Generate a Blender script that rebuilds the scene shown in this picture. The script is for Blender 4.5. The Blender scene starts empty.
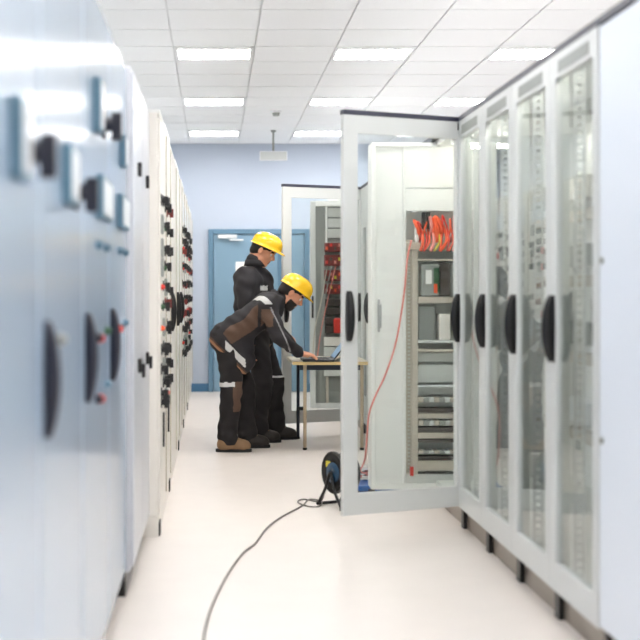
import bpy, bmesh, math, random
import numpy as np
from mathutils import Vector, Matrix
random.seed(7)
SC = bpy.context.scene
COL = SC.collection
PI = math.pi

# ------------------------------------------------------------------ camera
# camera stands in the aisle, close to the left row, eye height 1.24 m, looking along +Y
cam = bpy.data.cameras.new('camera')
cam.sensor_width = 36.0
cam.lens = 36.0 * 1250 / 640
cam.shift_x = (320 - 214) / 640
cam.shift_y = -(320 - 291) / 640
cam.clip_start = 0.05
cam.dof.use_dof = True
cam.dof.focus_distance = 9.2
cam.dof.aperture_fstop = 2.1
camo = bpy.data.objects.new('camera', cam)
COL.objects.link(camo)
camo.location = (0, 0, 1.24)
camo.rotation_euler = (PI / 2, 0, 0)
SC.camera = camo
# ------------------------------------------------------------------ world, exposure
w = bpy.data.worlds.new('world'); SC.world = w; w.use_nodes = True
w.node_tree.nodes['Background'].inputs[0].default_value = (0.85, 0.92, 1.0, 1)
w.node_tree.nodes['Background'].inputs[1].default_value = 0.5
SC.view_settings.view_transform = 'Standard'
SC.view_settings.look = 'None'
SC.view_settings.gamma = 1
SC.view_settings.use_curve_mapping = False
SC.view_settings.exposure = 0.9
LAMP = 15.0          # luminaire emission

# ------------------------------------------------------------------ materials
def srgb(r, g, b):
    f = lambda c: (c / 255 / 12.92) if c / 255 <= 0.04045 else ((c / 255 + 0.055) / 1.055) ** 2.4
    return (f(r), f(g), f(b), 1)

def mat(name, rgb, rough=0.5, metal=0.0, var=0.04, scale=6.0, bump=0.0, bscale=60.0, coat=0.0, spec=0.5):
    m = bpy.data.materials.new(name); m.use_nodes = True
    nt = m.node_tree; b = nt.nodes['Principled BSDF']
    b.inputs['Roughness'].default_value = rough
    b.inputs['Metallic'].default_value = metal
    b.inputs['Coat Weight'].default_value = coat
    b.inputs['Specular IOR Level'].default_value = spec
    c = srgb(*rgb)
    tc = nt.nodes.new('ShaderNodeTexCoord')
    nz = nt.nodes.new('ShaderNodeTexNoise'); nz.inputs['Scale'].default_value = scale
    nz.inputs['Detail'].default_value = 3
    nt.links.new(tc.outputs['Object'], nz.inputs['Vector'])
    mx = nt.nodes.new('ShaderNodeMix'); mx.data_type = 'RGBA'
    mx.inputs[6].default_value = tuple(v * (1 - var) for v in c[:3]) + (1,)
    mx.inputs[7].default_value = tuple(min(1, v * (1 + var)) for v in c[:3]) + (1,)
    nt.links.new(nz.outputs['Fac'], mx.inputs[0])
    nt.links.new(mx.outputs[2], b.inputs['Base Color'])
    if bump:
        n2 = nt.nodes.new('ShaderNodeTexNoise'); n2.inputs['Scale'].default_value = bscale
        nt.links.new(tc.outputs['Object'], n2.inputs['Vector'])
        bp = nt.nodes.new('ShaderNodeBump'); bp.inputs['Strength'].default_value = bump
        bp.inputs['Distance'].default_value = 0.004
        nt.links.new(n2.outputs['Fac'], bp.inputs['Height'])
        nt.links.new(bp.outputs[0], b.inputs['Normal'])
    return m

def glass_mat(name, tint=(0.965, 0.985, 0.978)):
    m = bpy.data.materials.new(name); m.use_nodes = True
    nt = m.node_tree; nt.nodes.clear()
    out = nt.nodes.new('ShaderNodeOutputMaterial')
    tr = nt.nodes.new('ShaderNodeBsdfTransparent'); tr.inputs[0].default_value = tint + (1,)
    gl = nt.nodes.new('ShaderNodeBsdfGlossy'); gl.inputs['Roughness'].default_value = 0.0
    fr = nt.nodes.new('ShaderNodeFresnel')
    geo = nt.nodes.new('ShaderNodeNewGeometry')
    mr = nt.nodes.new('ShaderNodeMapRange')       # same index of refraction on both faces of the thin pane
    mr.inputs[3].default_value = 1.5; mr.inputs[4].default_value = 1 / 1.5
    nt.links.new(geo.outputs['Backfacing'], mr.inputs[0])
    nt.links.new(mr.outputs[0], fr.inputs['IOR'])
    mx = nt.nodes.new('ShaderNodeMixShader')
    nt.links.new(fr.outputs[0], mx.inputs[0]); nt.links.new(tr.outputs[0], mx.inputs[1]); nt.links.new(gl.outputs[0], mx.inputs[2])
    nt.links.new(mx.outputs[0], out.inputs[0])
    return m

def emit(name, rgb, s):
    m = bpy.data.materials.new(name); m.use_nodes = True
    b = m.node_tree.nodes['Principled BSDF']
    b.inputs['Base Color'].default_value = srgb(*rgb)
    b.inputs['Emission Color'].default_value = srgb(*rgb)
    b.inputs['Emission Strength'].default_value = s
    return m

M = dict(
    wall=mat('wall_paint', (190, 200, 216), 0.75, var=0.015, scale=2),
    wall_side=mat('wall_paint_white', (232, 234, 238), 0.8, var=0.015, scale=2),
    floor=mat('vinyl_floor', (231, 223, 217), 0.38, var=0.04, scale=5, bump=0.04, bscale=25),
    ceil=mat('ceiling_grid', (222, 224, 228), 0.7),
    tile=mat('ceiling_tile', (236, 238, 242), 0.85, var=0.02, scale=40, bump=0.1, bscale=160),
    cab=mat('grey_cabinet_paint', (214, 217, 216), 0.35, var=0.02, scale=3),
    cabin=mat('cabinet_interior_paint', (214, 218, 214), 0.5, var=0.03, scale=3),
    cabw=mat('white_cabinet_paint', (238, 239, 236), 0.4, var=0.015, scale=3),
    blue_cab=mat('pale_blue_cabinet_paint', (152, 170, 190), 0.17, var=0.02, scale=2),
    warm_cab=mat('warm_grey_cabinet_paint', (208, 211, 218), 0.3, var=0.02, scale=2),
    cream=mat('cream_cabinet_paint', (238, 234, 227), 0.35, var=0.02, scale=2),
    endp=mat('pale_end_panel_paint', (234, 241, 250), 0.4, var=0.015, scale=2),
    beige=mat('beige_steel', (196, 189, 176), 0.45, var=0.04),
    plinth=mat('plinth_metal', (150, 140, 128), 0.3, metal=0.4, var=0.05),
    trim=mat('dark_navy_trim', (52, 54, 72), 0.4, var=0.05),
    black=mat('black_plastic', (9, 10, 13), 0.35, var=0.1),
    navy=mat('navy_black_plastic', (18, 22, 40), 0.35, var=0.1),
    rubber=mat('black_rubber', (24, 24, 25), 0.7, var=0.1),
    teal=mat('teal_meter_bezel', (84, 118, 138), 0.35, var=0.05),
    face=mat('meter_face_white', (226, 231, 234), 0.3, var=0.02),
    chrome=mat('brushed_metal', (190, 190, 190), 0.3, metal=0.8),
    glass=glass_mat('clear_glass'),
    bdoor=mat('blue_grey_door_paint', (126, 158, 180), 0.45, var=0.03, scale=3),
    bframe=mat('blue_grey_frame_paint', (98, 134, 160), 0.45, var=0.03, scale=3),
    bbase=mat('blue_baseboard', (72, 120, 158), 0.5, var=0.04),
    paper=mat('white_paper', (240, 240, 238), 0.7, var=0.02),
    red=mat('red_plastic', (215, 52, 40), 0.4, var=0.08),
    orange=mat('orange_wire', (240, 92, 48), 0.45, var=0.08),
    pinkw=mat('pink_wire', (226, 140, 130), 0.5, var=0.06),
    yellow_w=mat('yellow_wire', (230, 215, 70), 0.45, var=0.08),
    dkred=mat('dark_red_module', (120, 42, 38), 0.5, var=0.15, scale=30),
    green=mat('green_circuit_board', (52, 92, 62), 0.5, var=0.25, scale=60),
    device=mat('grey_device_plastic', (150, 154, 150), 0.5, var=0.05),
    dark=mat('dark_terminal_plastic', (70, 62, 58), 0.6, var=0.15, scale=40),
    wood=mat('beech_edge', (222, 196, 138), 0.45, var=0.08, scale=20),
    top=mat('pale_table_laminate', (214, 204, 184), 0.4, var=0.03),
    tubeb=mat('beige_tube', (190, 172, 146), 0.4, var=0.05),
    tubed=mat('dark_blue_tube', (36, 46, 62), 0.4, var=0.05),
    bluebox=mat('blue_plastic', (22, 96, 178), 0.4, var=0.05),
    bluehub=mat('blue_reel_hub', (24, 66, 96), 0.4, var=0.08),
    cord=mat('grey_cord', (112, 107, 102), 0.55, var=0.05),
    lamp=emit('lamp_diffuser', (255, 252, 248), LAMP),
    cablamp=emit('cabinet_lamp_tube', (255, 250, 240), 22.0),
    fill_lamp=emit('fill_lamp_tube', (255, 250, 240), 14.0),  # glow of the fill tubes added inside the closed cabinets
    skin=mat('skin', (224, 160, 128), 0.5, var=0.06, scale=30),
    hair=mat('dark_hair', (32, 25, 22), 0.6, var=0.25, scale=120, bump=0.4, bscale=250),
    helmet=mat('yellow_hard_hat', (250, 198, 26), 0.25, var=0.03, coat=0.4),
    jack=mat('charcoal_workwear', (40, 38, 42), 0.85, var=0.12, scale=35, bump=0.25, bscale=220),
    brown=mat('brown_workwear', (92, 70, 58), 0.85, var=0.12, scale=35, bump=0.25, bscale=220),
    trous=mat('black_workwear', (32, 29, 31), 0.85, var=0.14, scale=30, bump=0.25, bscale=220),
    refl=mat('silver_reflective_tape', (205, 205, 205), 0.4, var=0.03),
    piping=mat('grey_piping', (140, 138, 140), 0.6),
    orangetrim=mat('tan_hem_trim', (176, 128, 96), 0.8),
    boot=mat('tan_boot_leather', (140, 110, 80), 0.7, var=0.12, scale=30, bump=0.2, bscale=120),
    dkboot=mat('dark_boot_leather', (40, 35, 33), 0.65, var=0.12, scale=30),
    eyew=mat('eye_white', (230, 226, 220), 0.3),
    screen=mat('dark_laptop_shell', (44, 46, 52), 0.35, var=0.05),
    display=emit('laptop_display', (120, 150, 180), 0.12),
    keys=mat('laptop_keys', (26, 27, 30), 0.5),
    lip=mat('lip', (168, 96, 84), 0.5),
)

# ------------------------------------------------------------------ mesh helpers
def link(me, name, m, parent=None, loc=(0, 0, 0), rz=0.0, smooth=False):
    if isinstance(m, str): m = M[m]
    if m is not None and len(me.materials) == 0: me.materials.append(m)
    if smooth:
        for p in me.polygons: p.use_smooth = True
    o = bpy.data.objects.new(name, me); COL.objects.link(o)
    o.parent = parent; o.location = loc; o.rotation_euler = (0, 0, rz)
    return o

def thing(name, label, cat, loc=(0, 0, 0), rz=0.0, group=None):
    o = bpy.data.objects.new(name, None); COL.objects.link(o)
    o.empty_display_size = 0.1
    o.location = loc; o.rotation_euler = (0, 0, rz)
    tag(o, label, cat, group); return o

def tag(o, label=None, cat=None, group=None, kind=None):
    if label: o['label'] = label
    if cat: o['category'] = cat
    if group: o['group'] = group
    if kind: o['kind'] = kind
    return o

def bbox_bm(bm, x0, x1, y0, y1, z0, z1):
    vs = [bm.verts.new((x, y, z)) for x in (x0, x1) for y in (y0, y1) for z in (z0, z1)]
    for f in ((0, 1, 3, 2), (4, 6, 7, 5), (0, 4, 5, 1), (2, 3, 7, 6), (0, 2, 6, 4), (1, 5, 7, 3)):
        bm.faces.new([vs[i] for i in f])

def boxes_me(name, blist, bevel=0.0):
    bm = bmesh.new()
    for b in blist: bbox_bm(bm, *b)
    bmesh.ops.recalc_face_normals(bm, faces=bm.faces)
    if bevel: bmesh.ops.bevel(bm, geom=list(bm.edges), offset=bevel, segments=1, affect='EDGES')
    me = bpy.data.meshes.new(name); bm.to_mesh(me); bm.free(); return me

def box(name, b, m, parent=None, bevel=0.0, loc=(0, 0, 0), rz=0.0):
    return link(boxes_me(name, [b], bevel), name, m, parent, loc, rz)

def boxes(name, bl, m, parent=None, bevel=0.0, loc=(0, 0, 0), rz=0.0):
    return link(boxes_me(name, bl, bevel), name, m, parent, loc, rz)

def tube_bm(bm, pts, r, n=8, cap=True):
    pts = [Vector(p) for p in pts]; rings = []
    rr = r if isinstance(r, (list, tuple)) else [r] * len(pts)
    ref = None
    for i, p in enumerate(pts):
        d = (pts[min(i + 1, len(pts) - 1)] - pts[max(i - 1, 0)]).normalized()
        if ref is None: ref = Vector((0, 0, 1)) if abs(d.z) < 0.9 else Vector((1, 0, 0))
        u = (ref - d * ref.dot(d)); u = u.normalized() if u.length > 1e-5 else d.orthogonal().normalized()
        ref = u; v = d.cross(u)
        rings.append([bm.verts.new(p + (u * math.cos(2 * PI * k / n) + v * math.sin(2 * PI * k / n)) * rr[i]) for k in range(n)])
    for a, b in zip(rings[:-1], rings[1:]):
        for k in range(n): bm.faces.new((a[k], a[(k + 1) % n], b[(k + 1) % n], b[k]))
    if cap: bm.faces.new(rings[0][::-1]); bm.faces.new(rings[-1])

def bm_obj(name, bm, m, parent=None, loc=(0, 0, 0), rz=0.0, smooth=False):
    bmesh.ops.recalc_face_normals(bm, faces=bm.faces)
    me = bpy.data.meshes.new(name); bm.to_mesh(me); bm.free()
    return link(me, name, m, parent, loc, rz, smooth)

def tube(name, pts, r, m, parent=None, n=8, smooth=True, loc=(0, 0, 0)):
    bm = bmesh.new(); tube_bm(bm, pts, r, n); return bm_obj(name, bm, m, parent, loc, 0, smooth)

def cat_rom(ps, k=6):
    ps = [Vector(p) for p in ps]; q = [ps[0] * 2 - ps[1]] + ps + [ps[-1] * 2 - ps[-2]]; out = []
    for i in range(1, len(q) - 2):
        for j in range(k):
            t = j / k; a, b, c, d = q[i - 1], q[i], q[i + 1], q[i + 2]
            out.append(0.5 * ((2 * b) + (c - a) * t + (2 * a - 5 * b + 4 * c - d) * t * t + (3 * b - a - 3 * c + d) * t ** 3))
    out.append(ps[-1]); return out

# ------------------------------------------------------------------ the room
RX0, RX1, RY0, RY1, RZ = -0.95, 4.50, -4.0, 15.40, 3.04
tag(box('floor', (RX0, RX1, RY0, RY1, -0.1, 0.0), 'floor'), kind='structure')
ceil = tag(box('ceiling', (RX0, RX1, RY0, RY1, RZ + 0.012, RZ + 0.1), 'ceil'), kind='structure')
tag(box('wall_back', (RX0 - 0.1, RX1 + 0.1, RY1, RY1 + 0.1, 0, RZ + 0.1), 'wall'), kind='structure')
tag(box('wall_front', (RX0 - 0.1, RX1 + 0.1, RY0 - 0.1, RY0, 0, RZ + 0.1), 'wall_side'), kind='structure')
tag(box('wall_left', (RX0 - 0.1, RX0, RY0, RY1, 0, RZ + 0.1), 'wall_side'), kind='structure')
tag(box('wall_right', (RX1, RX1 + 0.1, RY0, RY1, 0, RZ + 0.1), 'wall_side'), kind='structure')
LX = [0.0, 1.2, 2.4, 3.6]; LY = [14.30 - 2.4 * i for i in range(8)]
lamp_cells = {(round(x, 2), round(y, 2)) for x in LX for y in LY}
tme = boxes_me('ceiling_tile', [(-0.293, 0.293, -0.293, 0.293, 0, 0.014)], 0.0)
tme.materials.append(M['tile'])
ty = 14.30 + 0.6
while ty > -4.0:
    tx = -0.6
    while tx < 4.5:
        if (round(tx, 2), round(ty, 2)) not in lamp_cells:
            if tx + 0.293 < RX1 and ty + 0.293 < RY1 and ty - .293 > RY0:
                if ty > 4:
                    link(tme, 'tile', None, ceil, (tx, ty, RZ))
                else:
                    o = link(tme, 'tile', None, ceil, (tx, ty, RZ))
        tx += 0.6
    ty -= 0.6
# luminaires
fr_me = boxes_me('frame', [(-.295, .295, -.295, -.20, -.004, .012), (-.295, .295, .20, .295, -.004, .012), (-.295, -.272, -.20, .20, -.004, .012), (.272, .295, -.20, .20, -.004, .012)])
fr_me.materials.append(M['wall_side'])
df_me = boxes_me('diffuser', [(-.272, .272, -.20, .20, 0.006, .0115)]); df_me.materials.append(M['lamp'])
lv_me = boxes_me('louver_blade', [(-.003, .003, -.20, .20, -.004, .006)]); lv_me.materials.append(M['wall_side'])
for j, y in enumerate(LY):
    for i, x in enumerate(LX):
        t = thing('ceiling_light', 'recessed louvred ceiling light ' + ['over the aisle', 'over the glass-door row', 'behind the glass-door row', 'along the side wall'][i] + ', ' + ['nearest', 'second', 'third', 'fourth', 'fifth', 'sixth', 'seventh', 'eighth'][j] + (' to' if j == 0 else ' from') + ' the far wall', 'light', (x, y, RZ), 0, 'recessed ceiling luminaires')
        link(fr_me, 'frame', None, t); link(df_me, 'diffuser', None, t)
        for k in range(5): link(lv_me, 'louver_blade', None, t, (-.18 + .09 * k, 0, 0))
# smoke detector
t = thing('smoke_detector', 'small round white smoke detector on the ceiling tiles', 'smoke detector', (0.62, 12.5, RZ))
bm = bmesh.new(); tube_bm(bm, [(0, 0, 0), (0, 0, -.02)], .055, 20); bm_obj('base', bm, 'wall_side', t)
bm = bmesh.new(); tube_bm(bm, [(0, 0, -.02), (0, 0, -.05)], [.04, .03], 20); bm_obj('sensor_head', bm, 'device', t)
# hanging sign box
t = thing('hanging_sign', 'pale grey blank sign box hanging from ceiling on a thin rod', 'sign', (0.665, 14.0, RZ))
tube('rod', [(0, 0, 0), (0, 0, -.235)], .012, 'device', t)
tube('ceiling_rose', [(0, 0, 0), (0, 0, -.02)], .03, 'device', t)
box('sign_box', (-.155, .155, -.025, .025, -.34, -.235), 'wall_side', t, .006)
box('sign_panel', (-.145, .145, -.029, -.024, -.33, -.245), 'cab', t)
# far double door
d = bpy.data.objects.new('door_1', None); COL.objects.link(d); d.location = (0.55, RY1, 0); tag(d, kind='structure')
hx = 0.62
for s in (-1, 1): box('door_frame', (min(s * hx, s * (hx - .06)), max(s * hx, s * (hx - .06)), -.06, 0, 0, 2.0), 'bframe', d, .004)
box('door_frame', (-hx + .06, hx - .06, -.06, 0, 1.94, 2.0), 'bframe', d, .004)
leaf = box('door_leaf', (-.555, .235, -.04, 0, .008, 1.935), 'bdoor', d, .003)
leaf2 = box('door_leaf', (.275, .555, -.04, 0, .008, 1.935), 'bdoor', d, .003)
box('meeting_stile', (.235, .275, -.055, 0, .008, 1.935), 'bframe', d, .003)
box('door_sign', (-.285, -.155, -.043, -.0405, 1.38, 1.60), 'paper', leaf)
boxes('door_closer', [(-.50, -.27, -.09, -.041, 1.885, 1.93), (-.36, -.19, -.10, -.085, 1.855, 1.875)], 'face', leaf, .004)
boxes('door_handle', [(.15, .19, -.05, -.041, .95, 1.15), (.06, .18, -.085, -.07, 1.03, 1.05), (.16, .18, -.085, -.045, 1.03, 1.05)], 'chrome', leaf, .002)
for i, (a, b) in enumerate(((RX0, .55 - hx), (.55 + hx, RX1))):
    o = tag(box('baseboard_back', (a, b, RY1 - .015, RY1, 0, .10), 'bbase'), kind='structure')

# ------------------------------------------------------------------ handles and small fittings
def handle_me(name, L, wd, dep, sgn):
    """bowed swing handle lying along z, bulging towards sgn*x"""
    bm = bmesh.new(); n = 12; rings = []
    for i in range(n + 1):
        t = i / n; z = L * (0.5 - t)
        d = dep * (0.30 + 0.70 * math.sin(PI * min(1, max(0, t * 0.96 + 0.02))) ** 0.6)
        hw = wd / 2 * (0.55 + 0.45 * math.sin(PI * t) ** 0.4)
        ring = [(0, -hw), (d * .75, -hw), (d, -hw * .55), (d, hw * .55), (d * .75, hw), (0, hw)]
        rings.append([bm.verts.new((sgn * a, b, z)) for a, b in ring])
    for a, b in zip(rings[:-1], rings[1:]):
        for k in range(6): bm.faces.new((a[k], a[(k + 1) % 6], b[(k + 1) % 6], b[k]))
    bm.faces.new(rings[0]); bm.faces.new(rings[-1][::-1])
    bmesh.ops.recalc_face_normals(bm, faces=bm.faces)
    me = bpy.data.meshes.new(name); bm.to_mesh(me); bm.free()
    for p in me.polygons: p.use_smooth = True
    return me
HR = handle_me('handle', .25, .036, .046, -1); HR.materials.append(M['black'])
HL = handle_me('handle', .245, .034, .034, 1); HL.materials.append(M['navy'])
HLB = handle_me('handle', .245, .030, .036, 1); HLB.materials.append(M['black'])

def ladder_me(name, wd, z0, z1, th, pitch=.05, hole=.45, axis='y'):
    """perforated post: a plate with a row of real holes. lies in the (axis, z) plane"""
    bl = []
    h = wd * .22
    n = int((z1 - z0) / pitch)
    def put(a0, a1, c0, c1):
        bl.append((-th, 0, a0, a1, c0, c1) if axis == 'y' else (a0, a1, -th, 0, c0, c1))
    put(-wd / 2, -h, z0, z1); put(h, wd / 2, z0, z1)
    for i in range(n + 1):
        a = z0 + i * pitch; put(-h, h, a, min(z1, a + pitch * (1 - hole)))
    return boxes_me(name, bl)

# ------------------------------------------------------------------ right row of cabinets, front plane at x = XR
XR, DEP, ZB, ZT = 1.30, 0.60, 0.12, 2.12
def door_frame_me(W, H0, H1, sl, sr, tb, tt, th=.028):
    return boxes_me('door', [(-th, 0, 0, sl, H0, H1), (-th, 0, W - sr, W, H0, H1), (-th, 0, sl, W - sr, H0, H0 + tb), (-th, 0, sl, W - sr, H1 - tt, H1)], .0)

def glass_door(unit, hinge, W, ang, glass=True, near_hinge=True, solid_window=None, plate=False):
    sgn = 1 if near_hinge else -1
    if glass:
        me = door_frame_me(W, ZB, ZT, .055, .082, .106, .090)
    elif solid_window:
        z0, z1 = solid_window
        me = door_frame_me(W, ZB, ZT, .19, .19, z0 - ZB, ZT - z1)
    else:
        me = boxes_me('door', [(-.028, 0, 0, W, ZB, ZT)], .003)
    if not near_hinge:
        for v in me.vertices: v.co.y = -v.co.y
        me.flip_normals()
    dr = link(me, 'door', 'cab' if (glass or solid_window) else 'cabw', unit, hinge, math.radians(ang) * sgn)
    if glass:
        box('glass_pane', (-.016, -.012, .052, W - .08, ZB + .10, ZT - .085), 'glass', dr)
        if plate: box('name_plate', (-.030, -.028, .10, W - .12, ZT - .075, ZT - .03), 'device', dr)
    if solid_window:
        box('glass_pane', (-.016, -.012, .18, W - .18, solid_window[0], solid_window[1]), 'glass', dr)
    return dr

def shell(name, label, y0, y1, group=None, left_wall=False, right_wall=False, posts=True, rail=True):
    W = y1 - y0
    u = thing(name, label, 'cabinet', (XR, y0, 0), 0, group)
    box('plinth', (.02, DEP, .004, W - .004, 0, ZB - .012), 'plinth', u)
    for yy in (0.0, W - .03): box('plinth_corner', (.0, .03, yy, yy + .03, 0, ZB - .012), 'black', u)
    box('bottom_panel', (0, DEP, 0, W, ZB - .012, ZB + .012), 'cabin', u)
    box('top_panel', (0, DEP, 0, W, ZT - .03, ZT), 'cabw', u)
    box('top_trim', (-.03, .02, 0, W, ZT + .001, ZT + .025), 'trim', u)
    box('back_panel', (DEP - .01, DEP, 0, W, ZB + .012, ZT - .03), 'cabin', u)
    for xx in ((.0, DEP - .06) if posts else (DEP - .06,)):
        pm = ladder_me('post', .03, ZB + .012, ZT - .03, .04, .05)
        p = link(pm, 'post', 'cabin', u, (xx + .04, .017, 0))
        p2 = link(pm, 'post', None, u, (xx + .04, W - .017, 0))
    fm = ladder_me('perforated_rail', .045, ZB + .012, ZT - .03, .004, .03, .5, axis='x')
    if rail: link(fm, 'perforated_rail', 'cab', u, (.075, W - .035, 0))
    if left_wall: box('side_panel', (0.01, DEP - .011, W - .003, W, ZB + .012, ZT - .03), 'cabin', u)
    if right_wall: box('side_panel', (0.01, DEP - .011, 0, .003, ZB + .012, ZT - .03), 'cab', u)
    return u

def put_handle(dr, W, sgn=1, me=HR, z=1.10, off=.06):
    h = link(me, 'handle', None, dr, (-.028, sgn * (W - off), z))
    box('lock_cover', (-.052, -.044, sgn * (W - off) - .010, sgn * (W - off) + .010, z + .072, z + .108), 'device', dr, .002)
    return h

edges = [4.14, 4.74, 5.34, 5.94, 6.54]
lab = ['glass-door control cabinet standing next to the solid pale end cabinet',
       'second glass-door control cabinet from the solid pale end cabinet',
       'third closed glass-door control cabinet from the solid pale end cabinet',
       'closed glass-door control cabinet right beside the wide open glass door']
for i in range(4):
    u = shell('control_cabinet', lab[i], edges[i], edges[i + 1], 'glass-fronted cabinets in the right row', right_wall=(i == 0))
    dr = glass_door(u, (0, .003, 0), .594, 0, plate=True); put_handle(dr, .594)
    # some equipment inside
    pl = box('mounting_plate', (.40, .42, .06, .54, .35, 1.95), 'cabw', u)
    for k, z in enumerate((1.65, 1.35, 1.0, .65)):
        box('device_row', (.32, .40, .10, .50, z, z + .10), ['device', 'face', 'cream', 'device'][(k + i) % 4], u, .004)
        box('cable_duct', (.35, .40, .07, .53, z - .09, z - .04), 'beige', u)
for i in range(4):  # added fill lamps that brighten the closed cabinets, tucked behind the top rails
    t = thing('bay_or_fill_lamp', 'added unseen fill lamp brightening the inside of the ' + ['glass-door cabinet nearest the pale end cabinet', 'second glass-door cabinet from the pale end cabinet', 'third glass-door cabinet from the pale end cabinet', 'closed cabinet beside the open glass door'][i], 'lamp', (XR + .036, edges[i] + .30, ZT - .031), 0, 'enclosure lamps')
    box('housing', (-.025, .025, -.22, .22, -.014, 0), 'cabw', t, .003)
    tube('lamp_tube', [(0, -.20, -.022), (0, .20, -.022)], .008, 'fill_lamp', t, 12)
# solid end cabinet
u = thing('end_cabinet', 'tall pale solid-door cabinet closing the near end of the glass-door row', 'cabinet', (XR, 3.10, 0))
box('body', (0.0, DEP, 0, 1.035, ZB, ZT), 'endp', u, .004); box('plinth', (.02, DEP, 0, 1.035, 0, ZB), 'plinth', u)
dr = box('door', (-.026, 0, .004, 1.031, ZB + .01, ZT - .005), 'endp', u, .004)
box('top_trim', (-.03, .02, 0, 1.035, ZT + .001, ZT + .025), 'trim', u)
for z in (.75, 1.34): tube('lock_cam', [(-.026, .995, z), (-.034, .995, z)], .011, 'device', dr, 12)
link(HR, 'handle', None, dr, (-.026, .07, 1.10))

# open bay
yA = 6.54
uA = shell('open_cabinet', 'wide open control cabinet with its big glass door swung into the aisle', yA, 7.83, posts=False, rail=False)
dA = glass_door(uA, (0, .003, 0), .73, 114); put_handle(dA, .73, z=1.115, off=.028)
box('top_edge_seal', (-.030, .004, 0, .73, ZT, ZT + .024), 'trim', dA)
box('hinge', (-.034, .0, .0, .05, ZT - .045, ZT - .004), 'black', dA, .003)
# cabinet lamp over the open bay
t = thing('bay_or_fill_lamp', 'white tube lamp under the top of the open cabinet', 'lamp', (XR + .16, 6.95, ZT - .031), 0, 'enclosure lamps')
box('housing', (-.14, .25, -.03, .03, -.03, 0), 'cabw', t, .003)
tube('lamp_tube', [(-.12, 0, -.043), (.23, 0, -.043)], .012, 'cablamp', t, 12)

# swing-out rack in the open bay, its face turned to the aisle end
RK = thing('swing_rack', 'tall white swing-out rack with shelves, terminal strips and an orange wire bundle', 'rack', (.92, 7.33, 0))
zz = lambda y: 1.24 + (291 - y) / 170.5
RW = .62
box('side_stile', (0, .025, -.02, .14, zz(489), zz(143)), 'cabw', RK, .003)
box('white_panel', (.025, .185, -.008, .004, zz(483), zz(147)), 'cabw', RK)
box('inner_stile', (.185, .203, -.02, .03, zz(483), zz(147)), 'cabw', RK, .002)
box('end_stile', (RW - .025, RW, -.02, .14, zz(489), zz(143)), 'cabw', RK, .003)
box('bottom_rail', (.025, RW - .025, -.02, .14, zz(489), zz(483)), 'cabw', RK, .002)
box('top_rail', (.025, RW - .025, -.02, .14, zz(147), zz(143)), 'cabw', RK, .002)
box('base_tray', (.203, RW - .025, -.01, .13, zz(483), zz(474)), 'cabin', RK)
boxes('lock_mechanism', [(.042, .060, -.022, -.008, zz(328), zz(304)), (.038, .052, -.014, -.008, zz(332), zz(299))], 'chrome', RK, .002)
lad = ladder_me('rack_post', .034, zz(474), zz(240), .004, .022, .5, axis='x')
for x in (.222, RW - .05): link(lad, 'rack_post', 'beige', RK, (x, -.006, 0))
for x in (.240, RW - .09): box('post_flange', (x, x + .032, -.02, .0, zz(474), zz(240)), 'beige', RK)
box('white_cover_panel', (.203, RW - .025, -.012, -.004, zz(188), zz(147)), 'cabw', RK, .002)
box('white_cover_panel', (.203, RW - .025, -.012, -.004, zz(211), zz(189)), 'cabw', RK, .002)
box('backplate', (.203, RW - .025, .10, .11, zz(483), zz(211)), 'cabin', RK)
x0, x1 = .272, RW - .09
def shelf(y0, y1, m='beige', d0=-.03, d1=.09, a=x0): return box('shelf', (a, x1, d0, d1, zz(y1), zz(y0)), m, RK, .002)
shelf(243, 250, a=.205); shelf(297, 303); shelf(340, 343, 'cab'); shelf(349, 352); shelf(385, 387, 'face'); shelf(259, 261)
dv = box('relay_box', (x0 + .02, x0 + .125, -.025, .07, zz(296), zz(264)), 'device', RK, .006)
box('white_label', (x0 + .045, x0 + .080, -.028, -.0255, zz(284), zz(270)), 'paper', dv)
box('circuit_board', (x0 + .092, x0 + .123, -.030, -.0255, zz(292), zz(268)), 'green', dv)
box('orange_terminal', (x0 + .092, x0 + .112, -.034, -.0265, zz(293), zz(284)), 'orange', dv)
box('dark_module', (x0 + .13, x0 + .19, -.02, .07, zz(296), zz(263)), 'dark', RK, .004)
box('pale_module', (x0 + .125, x0 + .19, -.02, .07, zz(340), zz(314)), 'cream', RK, .004)
box('grey_module', (x0 + .01, x0 + .11, .02, .07, zz(340), zz(306)), 'device', RK, .004)
for (ya, yb_) in ((397, 402), (420, 425), (450, 453)):
    for k in range(8):
        box('terminal_block', (x0 + .004 + .031 * k, x0 + .032 + .031 * k, -.03, .07, zz(yb_), zz(ya)), ['beige', 'device', 'cabin'][k % 3], RK, .002)
for (ya, yb_) in ((408, 412), (427, 431), (439, 442), (456, 459)): box('wiring_duct', (x0, x1, -.02, .07, zz(yb_), zz(ya)), 'dark', RK)
for (ya, yb_) in ((413, 418), (432, 438), (460, 470)): box('cover_strip', (x0, x1, -.026, .07, zz(yb_), zz(ya)), 'beige', RK, .002)
for (ya, yb_) in ((353, 362), (365, 383), (388, 395), (403, 407)): box('grey_panel', (x0, x1, .03, .07, zz(yb_), zz(ya)), 'cabin', RK, .002)
box('red_clip', (.225, .245, -.035, -.021, zz(475), zz(466)), 'red', RK)
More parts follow.
